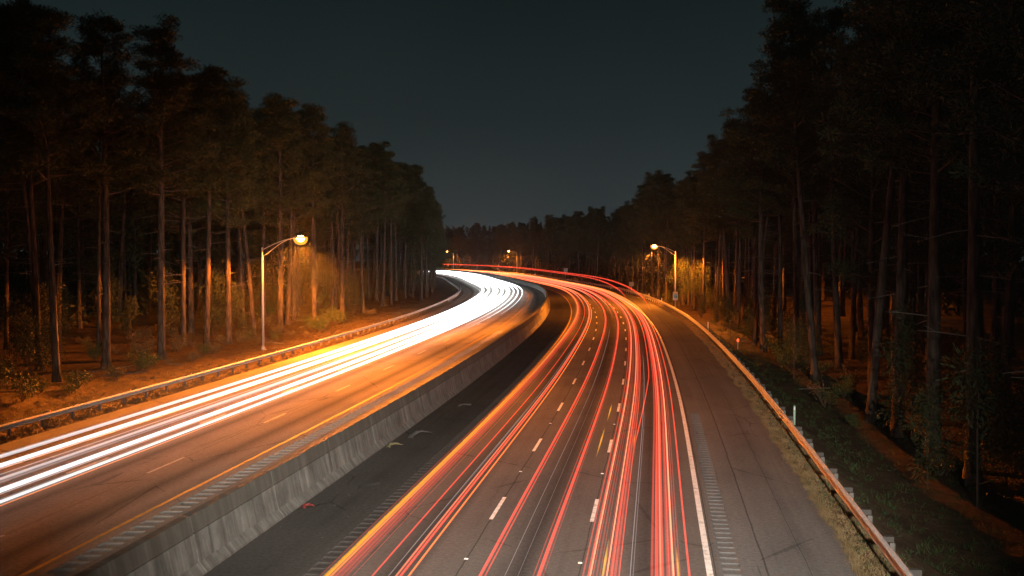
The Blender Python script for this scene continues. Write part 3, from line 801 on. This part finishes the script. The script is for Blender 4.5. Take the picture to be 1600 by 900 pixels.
def make_pine(seed, H, r0, cb, spread, nl=46, tufts=105, lean=0.0, low=8):
    rnd = random.Random(seed); ph = rnd.random() * 6
    def ax(z): q = z / H; return Vector((lean * q * H + .22 * math.sin(q * 3.1 + ph), .2 * math.sin(q * 2.3 + ph * 1.7), z))
    tm = MB(); pts = []; rad = []
    for i in range(19):
        q = (i / 18) ** 1.15; z = q * H * .985
        pts.append(ax(z)); rad.append((r0 * (1 - q) ** .75 + .03) * (1 + .45 * math.exp(-z / .45)) * rnd.uniform(.96, 1.04))
    tm.tube(pts, rad, 11)
    trunk = tm.me('trunk', M['bark'], True)
    bm = MB(); C = []; Rr = []
    for i in range(nl):
        q = cb + (1 - cb) * ((i + rnd.random()) / nl); z = q * H * .97
        u = (q - cb) / (1 - cb)
        L = 1.12 * spread * (.55 + .6 * math.sin(min(1, u * 1.25 + .18) * math.pi * .8)) * (1.15 - .75 * u) * rnd.uniform(.6, 1.2)
        a = i * 2.4 + rnd.uniform(-.6, .6); el = rnd.uniform(-.15, .35) + .5 * u
        p0 = ax(z); d = Vector((math.cos(a) * math.cos(el), math.sin(a) * math.cos(el), math.sin(el)))
        lp = [p0]; cur = p0.copy()
        for k in range(1, 5):
            d = (d + Vector((rnd.uniform(-.2, .2), rnd.uniform(-.2, .2), .09))).normalized(); cur = cur + d * L / 4; lp.append(cur.copy())
        bm.tube(lp, [.075 * (1 - u * .6), .055 * (1 - u * .5), .04, .025, .012], 4, False)
        for k, pp in enumerate(lp[2:]):
            for _ in range(2 if k else 1):
                C.append(pp + Vector((rnd.uniform(-.45, .45), rnd.uniform(-.45, .45), rnd.uniform(0, .3)))); Rr.append(rnd.uniform(.36, .78))
        for _ in range(2):
            bp = lp[2] + (lp[4] - lp[2]) * rnd.random(); ba = a + rnd.choice((-1, 1)) * rnd.uniform(.5, 1.1); l2 = L * rnd.uniform(.25, .45)
            ep = bp + Vector((math.cos(ba) * l2, math.sin(ba) * l2, rnd.uniform(0, .4)))
            bm.tube([bp, ep], [.022, .01], 3, False); C.append(ep); Rr.append(rnd.uniform(.34, .7))
    C.append(ax(H * .985)); Rr.append(.6)
    db = MB()
    for i in range(low):
        z = H * rnd.uniform(.22, cb); a = rnd.random() * 6.28; L = rnd.uniform(.5, 2.6); p0 = ax(z)
        d = Vector((math.cos(a), math.sin(a), rnd.uniform(-.15, .25))); lp = [p0]
        for k in range(1, 4):
            d = (d + Vector((rnd.uniform(-.25, .25), rnd.uniform(-.25, .25), -.05))).normalized(); lp.append(lp[-1] + d * L / 3)
        db.tube(lp, [.03, .022, .015, .006], 4, False)
        if L > 1.4:
            q = lp[2]; db.tube([q, q + Vector((rnd.uniform(-.6, .6), rnd.uniform(-.6, .6), rnd.uniform(-.2, .3)))], [.012, .005], 3, False)
    limbs = bm.me('limbs', M['stem']); dead = db.me('dead_branches', M['dead_twig'])
    cs = np.repeat(np.array([tuple(c) for c in C]), tufts, 0); rs = np.repeat(np.array(Rr), tufts)
    d = rv(len(cs)); d[:, 2] *= .7; pos = cs + d * (rs * rng.random(len(cs)) ** .6)[:, None] * np.array([1.15, 1.15, .75])
    dirs = d + .6 * rv(len(cs)) + np.array([0, 0, .25]); dirs /= np.linalg.norm(dirs, axis=1)[:, None]
    v, f = kites(pos, dirs, rng.uniform(.16, .34, len(cs)), rng.uniform(.035, .085, len(cs)))
    return trunk, limbs, dead, leaf_mesh('crown', v, f, M['needles'])


PINES = [make_pine(1, 27, .29, .52, 3.4), make_pine(2, 26, .26, .58, 3.0, lean=.012), make_pine(3, 28, .31, .5, 3.6, 50), make_pine(4, 25, .23, .55, 2.9, 40, lean=-.02),
         make_pine(5, 26.5, .27, .45, 3.3, 50), make_pine(6, 24, .18, .62, 2.6, 32, lean=.045, low=14), make_pine(7, 27.5, .33, .46, 3.9, 54, low=12), make_pine(8, 25, .22, .3, 3.3, 50, 80, low=4), make_pine(9, 23, .2, .24, 3.0, 50, 80, low=4)]
PINE_H = [27, 26, 28, 25, 26.5, 24, 27.5, 25, 23]


def pine(kind, xy, z, label, group, height=None, rz=0.0):
    t = thing('pine_tree', label, 'pine tree', (xy[0], xy[1], z - .12), rz, group)
    tl = random.Random(int(xy[0] * 91 + xy[1] * 17)); t.rotation_euler = (tl.gauss(0, .018), tl.gauss(0, .018), rz)
    k = (height or PINE_H[kind]) / PINE_H[kind]; t.scale = (k * .5 + .5, k * .5 + .5, k)
    for nm, me in zip(('trunk', 'limbs', 'dead_branches', 'crown'), PINES[kind]):
        po = obj(nm, me, t)
        if nm in ('dead_branches', 'limbs', 'crown'): po['kind'] = 'stuff'
    return t


def nearest(x, y):
    d = (x - _x) ** 2 + (y - _y) ** 2; i = int(np.argmin(d)); t = _th[i]
    return float(i), float((x - _x[i]) * math.cos(t) - (y - _y[i]) * math.sin(t))


def px(x, y, z):         # where a world point lands in the 1600x900 picture (only to skip trees out of view)
    p_ = math.atan((450 - Y0) / F_PX); dz = z - CAM_H
    fw = y * math.cos(p_) - dz * math.sin(p_); up = y * math.sin(p_) + dz * math.cos(p_)
    return (800 + F_PX * x / fw, 450 - F_PX * up / fw) if fw > 1 else None


rnd = random.Random(11); placed = []
GLT, GRT = 'pines of the wood behind the left guardrail', 'pines of the wood behind the right guardrail'
front = [  # x, y, kind, height, rz, label
    (-35.4, 74, 3, 26, 1.0, 'leaning slender pine at the dim left end of the wood'), (-31.6, 76.8, 0, 27, .4, 'straight pine second from the dim left end of the wood'),
    (-36.5, 88, 5, 24.5, 2.2, 'thin leaning pine set back between two straight left pines'), (-29.5, 84, 2, 28, 2.0, 'thick dark-sided pine closest to the left guardrail'),
    (-31.2, 95, 3, 26, 3.6, 'thin pine leaning left of the lit pair by the lamp'), (-29.4, 96, 1, 26.5, .2, 'slim pine close beside the brightly lit thick one'),
    (-27.9, 97.7, 4, 26, 5.1, 'thick brightly orange-lit pine nearest the left street lamp pole'), (-26.5, 113, 6, 26.5, 1.3, 'thick orange-lit pine directly behind the glowing left lamp head'),
    (-24.4, 124, 0, 27, 2.9, 'dim orange pine just right of the left lamp glow'), (-27.5, 122, 1, 26, .9, 'slim pine set back right of the left lamp'),
    (-22.6, 133, 2, 26, 4.0, 'second dim orange pine right of the left lamp glow'),
    (20.7, 44.2, 0, 31, .6, 'pine at the right end of the wood with pale foot'), (21.1, 49.0, 6, 32, 2.6, 'thickest pale-footed pine behind the right guardrail'),
    (22.0, 57.0, 2, 31, 4.4, 'thick straight pine third from the right end of the wood'), (22.7, 62.1, 3, 32, 2.9, 'slightly leaning pine fourth from the right end of the wood'),
    (25.0, 82.0, 1, 31.5, 3.3, 'lone pale pine standing out in front of the right wood'), (29.4, 88.8, 4, 32, .7, 'pine set back right of the lone pale one'),
    (27.3, 106.7, 0, 28, 1.9, 'pale straight pine left of the lone one on the right bank'), (28.0, 114.4, 5, 26, 5.5, 'thin pine beside the green shrubs on the right bank'),
    (28.9, 107.5, 3, 27, .3, 'slender pine behind the green shrubs on the right bank'), (31.5, 128, 2, 27.5, 2.2, 'pine on the bank just short of the lamp with the sign'),
    (31.8, 139, 1, 27, 4.9, 'slender pine on the bank nearest the lamp with the sign'), (34.2, 186, 4, 26, 1.2, 'leafy orange-lit pine right behind the lamp with the sign')]
for x, y, k, h, rz, lb in front:
    s, o_ = nearest(x, y); placed.append((x, y))
    pine(k, (x, y), zt(o_, s), lb, GLT if x < 0 else GRT, h, rz)
N_SIDE = {-1: 0, 1: 0}


def scatter(side, o_lo, o_hi, s_lo, s_hi, dmin, tries, cap, label, group, hm, hx):
    n = 0
    for _ in range(tries):
        if n >= cap: break
        s = rnd.uniform(s_lo, s_hi); o_ = side * rnd.uniform(o_lo, o_hi); x, y, _z = P(s, o_)
        if y < 24: continue
        q = px(x, y, 6)
        q2 = px(x, y, 20)
        if q is None or not (-90 < q[0] < 1690): continue
        if any((x - a) ** 2 + (y - b_) ** 2 < dmin ** 2 for a, b_ in placed): continue
        placed.append((x, y)); n += 1; N_SIDE[side] += 1
        pine(rnd.choice((7, 8, 4, 6, 2)) if 'deep' in label or 'far' in label or (side > 0 and rnd.random() < .35) else rnd.randrange(7), (x, y), zt(o_, s), label, group, rnd.uniform(hm, hx) + (3.5 * max(0, min(1, (125 - s) / 40)) if side > 0 else 0), rnd.random() * 6.28)


scatter(-1, 38.5, 47, 26, 300, 5.0, 4000, 46, 'pine of the front rows in the dark wood behind the left guardrail', 'front pines of the left wood', 23.5, 28.5)
scatter(-1, 35.4, 39, 185, 283, 5.0, 3000, 16, 'pine crowding the inside of the far bend behind the left guardrail', 'pines at the inside of the far bend', 17, 23)
scatter(-1, 47, 75, 26, 300, 5.6, 4000, 68, 'pine deep in the dark wood behind the left guardrail', 'deep pines of the left wood', 23, 27)
scatter(1, 15, 22, 30, 260, 5.4, 4000, 40, 'pine of the front rows in the dark wood behind the right guardrail', 'front pines of the right wood', 24.5, 30)
scatter(1, 22, 46, 30, 260, 5.6, 4000, 62, 'pine deep in the dark wood behind the right guardrail', 'deep pines of the right wood', 25, 29)
scatter(1, 15, 24, 260, 620, 6.0, 4000, 50, 'far pine lining the outside of the distant bend', 'far pines of the distant bend', 22, 26)

# the far wood behind: one dark mass of trunks and crowns
vs = []; fs = []; nv = 0; mb = MB()
for _ in range(1500):
    far_left = rnd.random() < .45
    s = rnd.uniform(60, 300) if far_left else rnd.uniform(90, 640); o_ = -rnd.uniform(62, 125) if far_left else rnd.uniform(25 if s > 260 else 47, 95)
    x, y, _z = P(s, o_)
    q = px(x, y, 10)
    if q is None or not (-60 < q[0] < 1660) or any((x - a) ** 2 + (y - b_) ** 2 < 25 for a, b_ in placed): continue
    placed.append((x, y)); h = rnd.uniform(20, 25.5); z0 = zt(o_, s) - .2
    mb.tube([(x, y, z0), (x, y, z0 + h * .95)], [.24, .06], 5, False)
    n = 620; u = rng.random(n); low = rng.random(n) < .3; zz = z0 + np.where(low, h * .4 * u, h * (.4 + .6 * u)); rr = (2.9 * (1.05 - u) + .5) * np.sqrt(rng.random(n)); aa = rng.random(n) * 6.28
    lump = .75 + .5 * np.sin(aa * 3 + u * 17 + x)
    cen = np.stack([x + rr * lump * np.cos(aa), y + rr * lump * np.sin(aa), zz], 1); d = rv(n)
    v, f = kites(cen, d, rng.uniform(.5, .95, n), rng.uniform(.3, .6, n)); vs.append(v); fs.append(f + nv); nv += len(v)
tag(obj('far_wood', leaf_mesh('far_wood', np.concatenate(vs), np.concatenate(fs), M['needles'])), 'far dark mass of pine wood behind the nearer trees', 'wood', None, 'stuff')
tag(mb.build('far_wood_trunks', M['bark']), 'far dark trunks in the depth of the wood', 'wood', None, 'stuff')


# ------------------------------------------------------------------ shrubs and saplings
def make_shrub(seed, h, w_, n, mat, lw, slim=False):
    r_ = random.Random(seed); bm = MB(); C = []
    for i in range(9):
        a = r_.random() * 6.28; L = h * r_.uniform(.6, 1.0); d = Vector((math.cos(a) * w_ * .5, math.sin(a) * w_ * .5, L)) * r_.uniform(.6, 1)
        if slim: d = Vector((math.cos(a) * w_ * .5, math.sin(a) * w_ * .5, h * .12)); p0 = Vector((0, 0, h * (.15 + .8 * i / 9))); d *= (1.1 - i / 10)
        else: p0 = Vector((0, 0, 0))
        p1 = p0 + d * .5 + Vector((r_.uniform(-.1, .1), r_.uniform(-.1, .1), 0)); bm.tube([p0, p1, p0 + d], [.025, .016, .006], 4, False)
        C += [p0 + d * .55, p0 + d * .8, p0 + d]
    if slim: bm.tube([(0, 0, -.1), (.05, 0, h * .5), (0, .05, h)], [.05, .035, .01], 5, False)
    cs = np.array([tuple(c) for c in C])[rng.integers(0, len(C), n)]
    d = rv(n); pos = cs + d * (rng.random(n) ** .5)[:, None] * np.array([w_ * .26, w_ * .26, h * .14])
    pos[:, 2] = np.maximum(pos[:, 2], .05)
    dirs = d + .7 * rv(n); dirs /= np.linalg.norm(dirs, axis=1)[:, None]
    v, f = kites(pos, dirs, rng.uniform(lw * .7, lw * 1.5, n), rng.uniform(lw * .3, lw * .7, n) * (.5 if slim else 1))
    return bm.me('stems', M['stem']), leaf_mesh('foliage', v, f, mat)


SH = [make_shrub(21, 1.7, 1.9, 900, M['shrub_leaf'], .13), make_shrub(22, 2.6, 2.2, 1200, M['shrub_leaf'], .14), make_shrub(23, 1.2, 1.6, 700, M['shrub_dry'], .12),
      make_shrub(24, 4.2, 2.2, 1300, M['needles'], .22, True), make_shrub(25, 6.5, 3.0, 2000, M['needles'], .24, True), make_shrub(26, 2.0, 1.8, 260, M['shrub_dry'], .1),
      make_shrub(27, 9.5, 5.0, 3200, M['shrub_leaf'], .3, True)]


def shrub(kind, x, y, label, group, k=1.0, cat='shrub', name='shrub'):
    s, o_ = nearest(x, y); t = thing(name, label, cat, (x, y, zt(o_, s) - .04), rnd.random() * 6.28, group); t.scale = (k, k, k * rnd.uniform(.9, 1.15))
    for nm, me in zip(('stems', 'foliage'), SH[kind]): obj(nm, me, t)


GSL, GSR = 'undergrowth of the left wood', 'undergrowth of the right wood'
for k, x, y, lb, sc_, nm in ((2, -30.2, 90.0, 'dry straw-coloured shrub beside the thick dark-sided left pine', 1.3, 'shrub'), (2, -32.6, 87.5, 'low dry shrub between two left pines in front', 1.1, 'shrub'),
                         (3, -29.6, 103, 'green sapling pine just left of the brightly lit thick pine', 1.4, 'sapling'), (4, -38.0, 80, 'bushy young pine filling the dim left end of the wood', 1.1, 'sapling'),
                         (4, -36.4, 72, 'dark bushy young pine nearest the left frame edge', .9, 'sapling'), (1, 25.1, 89.6, 'rounded yellow-green shrub left of the lone pale pine', 1.1, 'shrub'),
                         (0, 22.6, 70.5, 'low green shrub at the foot of the lone pale pine', .8, 'shrub'), (0, 24.6, 73.5, 'green shrub right of the lone pale pine', 1.1, 'shrub'),
                         (5, 27.3, 80, 'bare forked bush right of the lone pale pine', 1.2, 'shrub'), (0, 20.8, 60.0, 'small bright green shrub near the leaning right pine', .55, 'shrub'),
                         (6, 31.2, 184, 'orange-lit leafy young tree just behind the lamp with the sign', 1.0, 'sapling'), (6, 34.4, 182, 'second orange-lit leafy young tree right of the lamp with the sign', .85, 'sapling'),
                         (1, 27.0, 100, 'pale green shrub under the paired slim right pines', 1.2, 'shrub')):
    placed.append((x, y)); shrub(k, x, y, lb, GSL if x < 0 else GSR, sc_, nm, nm)
for i in range(44):
    s_ = 46 + 1.9 * i + rnd.uniform(-1, 1); o_ = -rnd.uniform(35.2, 39.5) + .5 * nz(s_, 2, .2); x, y, _z = P(s_, o_)
    if any((x - a) ** 2 + (y - b_) ** 2 < 1.2 for a, b_ in placed): continue
    placed.append((x, y)); k = rnd.choice((2, 2, 0, 5, 1)); kind = ('leafy green shrub', 'rounded green shrub', 'low dry shrub', '', '', 'bare twiggy shrub')[k]
    shrub(k, x, y, kind + ' at the open front edge of the left wood', kind + 's at the front edge of the left wood', rnd.uniform(.45, .95))
n = 0
for _ in range(4000):
    if n >= 150: break
    side = rnd.choice((-1, 1)); s = rnd.uniform(40, 170) if n < 110 else rnd.uniform(180, 310)
    if n >= 110: side = -1
    o_ = -rnd.uniform(36, 52) if side < 0 else rnd.uniform(13.5, 24); x, y, _z = P(s, o_); q = px(x, y, 1)
    if q is None or not (-40 < q[0] < 1640) or any((x - a) ** 2 + (y - b_) ** 2 < 2.2 for a, b_ in placed): continue
    placed.append((x, y)); n += 1; k = rnd.choice((0, 1, 2, 3, 3, 4, 5) if side > 0 else (2, 2, 3, 4, 4, 5, 1))
    kind = ('leafy green shrub', 'rounded green shrub', 'low dry shrub', 'young pine sapling', 'bushy young pine', 'bare twiggy shrub')[k]
    nm = 'sapling' if k in (3, 4) else 'shrub'
    shrub(k, x, y, kind + (' growing under the pines of the left wood' if side < 0 else ' growing under the pines of the right wood'), kind + 's under the pines, ' + ('left' if side < 0 else 'right'), rnd.uniform(.6, 1.15), nm, nm)


# ------------------------------------------------------------------ grass and litter along the verges
def blades(name, label, n, s_rng, o_fun, hgt, mat, wid=.018, lay=.5, cat='grass'):
    cen = []; 
    for _ in range(n):
        s = s_rng[0] + (s_rng[1] - s_rng[0]) * rnd.random() ** 1.5; o_ = o_fun(s); p_ = P(s, o_, max(zt(o_, s), -.02 if 7.5 < o_ < 8.6 else -9)); cen.append(p_)
    cen = np.repeat(np.array(cen), 9, 0) + rng.normal(size=(n * 9, 3)) * np.array([.07, .07, 0])
    d = rv(len(cen)) * lay + np.array([0, 0, .75]); d[:, 2] = np.abs(d[:, 2]); d /= np.linalg.norm(d, axis=1)[:, None]
    v, f = kites(cen, d, rng.uniform(.5, 1.2, len(cen)) * hgt, rng.uniform(.6, 1.4, len(cen)) * wid)
    tag(obj(name, leaf_mesh(name, v, f, mat)), label, cat, None, 'stuff')


edge = lambda s: 7.98 + .22 * nz(s, 0, .55) + .12 * nz(s, 5, 2.1)
blades('dry_grass', 'dry yellow grass fringe along the right shoulder edge', 7000, (20, 210), lambda s: edge(s) + abs(rnd.gauss(0, .1)), .12, M['grass_dry'], .012, 1.2)
blades('verge_grass', 'mixed grass under the right guardrail', 7000, (20, 190), lambda s: rnd.uniform(8.15, 9.5), .17, M['grass_dry'], .011, 1.1)
blades('green_grass', 'green grass tufts behind the right guardrail', 1300, (20, 170), lambda s: rnd.choice((rnd.uniform(8.2, 9.4), rnd.uniform(9.5, 11.8))), .2, M['grass_green'], .014, .8)
blades('bank_weeds', 'dark weeds on the right bank', 1500, (24, 150), lambda s: rnd.uniform(11, 17), .3, M['shrub_leaf'], .02, .9)
blades('left_grass', 'dry grass along the left guardrail verge', 9000, (40, 190), lambda s: -29.5 - abs(rnd.gauss(0, 4.5)), .17, M['shrub_dry'], .022, 1.1)
for i in range(26):
    side = -1 if i < 17 else 1; s_ = rnd.uniform(55, 150); o_ = -rnd.uniform(33, 44) if side < 0 else rnd.uniform(12.5, 20)
    x, y, _z = P(s_, o_); z_ = zt(o_, s_); a = rnd.random() * 6.28; L = rnd.uniform(1.2, 3.6); m = MB(); pts = [Vector((0, 0, .05))]
    for k in range(4): a += rnd.uniform(-.35, .35); pts.append(pts[-1] + Vector((math.cos(a) * L / 4, math.sin(a) * L / 4, rnd.uniform(-.02, .09))))
    m.tube(pts, [.06, .05, .04, .03, .012], 5)
    for k in (1, 2, 3): q = a + rnd.choice((-1, 1)) * .9; m.tube([pts[k], pts[k] + Vector((math.cos(q) * .6, math.sin(q) * .6, rnd.uniform(.05, .4)))], [.02, .006], 4)
    tag(m.build('fallen_branch', M['dead_twig'], None, False, (x, y, z_)), 'fallen dead branch on the pine straw under the ' + ('left' if side < 0 else 'right') + ' wood', 'branch', 'fallen branches, ' + ('left' if side < 0 else 'right'))
# leaf litter flakes on the shoulder and median
m = MB()
for _ in range(260):
    s = rnd.uniform(22, 110); o_ = rnd.choice((rnd.uniform(4.8, 7.9), rnd.uniform(-10.7, -8.2), rnd.uniform(6.8, 7.9))); p_ = P(s, o_, .008); q = rnd.uniform(.015, .05)
    m.box(p_, (q, q * rnd.uniform(.4, 1), .008), rnd.random() * 3)
tag(m.build('road_grit', M['dead_twig']), 'scattered bits of bark and grit on the shoulders', 'grit', None, 'stuff')

# ------------------------------------------------------------------ night air
hm = MB(); hm.box((0, 740, 17), (3200, 1800, 43)); hz_ = hm.build('haze', None)
m, t, o = new_mat('night_haze'); b = NB(t); pv = b.n('VolumePrincipled'); pv.inputs['Color'].default_value = c4(.8, .86, .9); pv.inputs['Density'].default_value = HAZE; pv.inputs['Anisotropy'].default_value = .85
b.l(pv.outputs[0], o.inputs['Volume']); hz_.data.materials.append(m)
tag(hz_, 'thin night haze over the highway', 'haze', None, 'stuff')
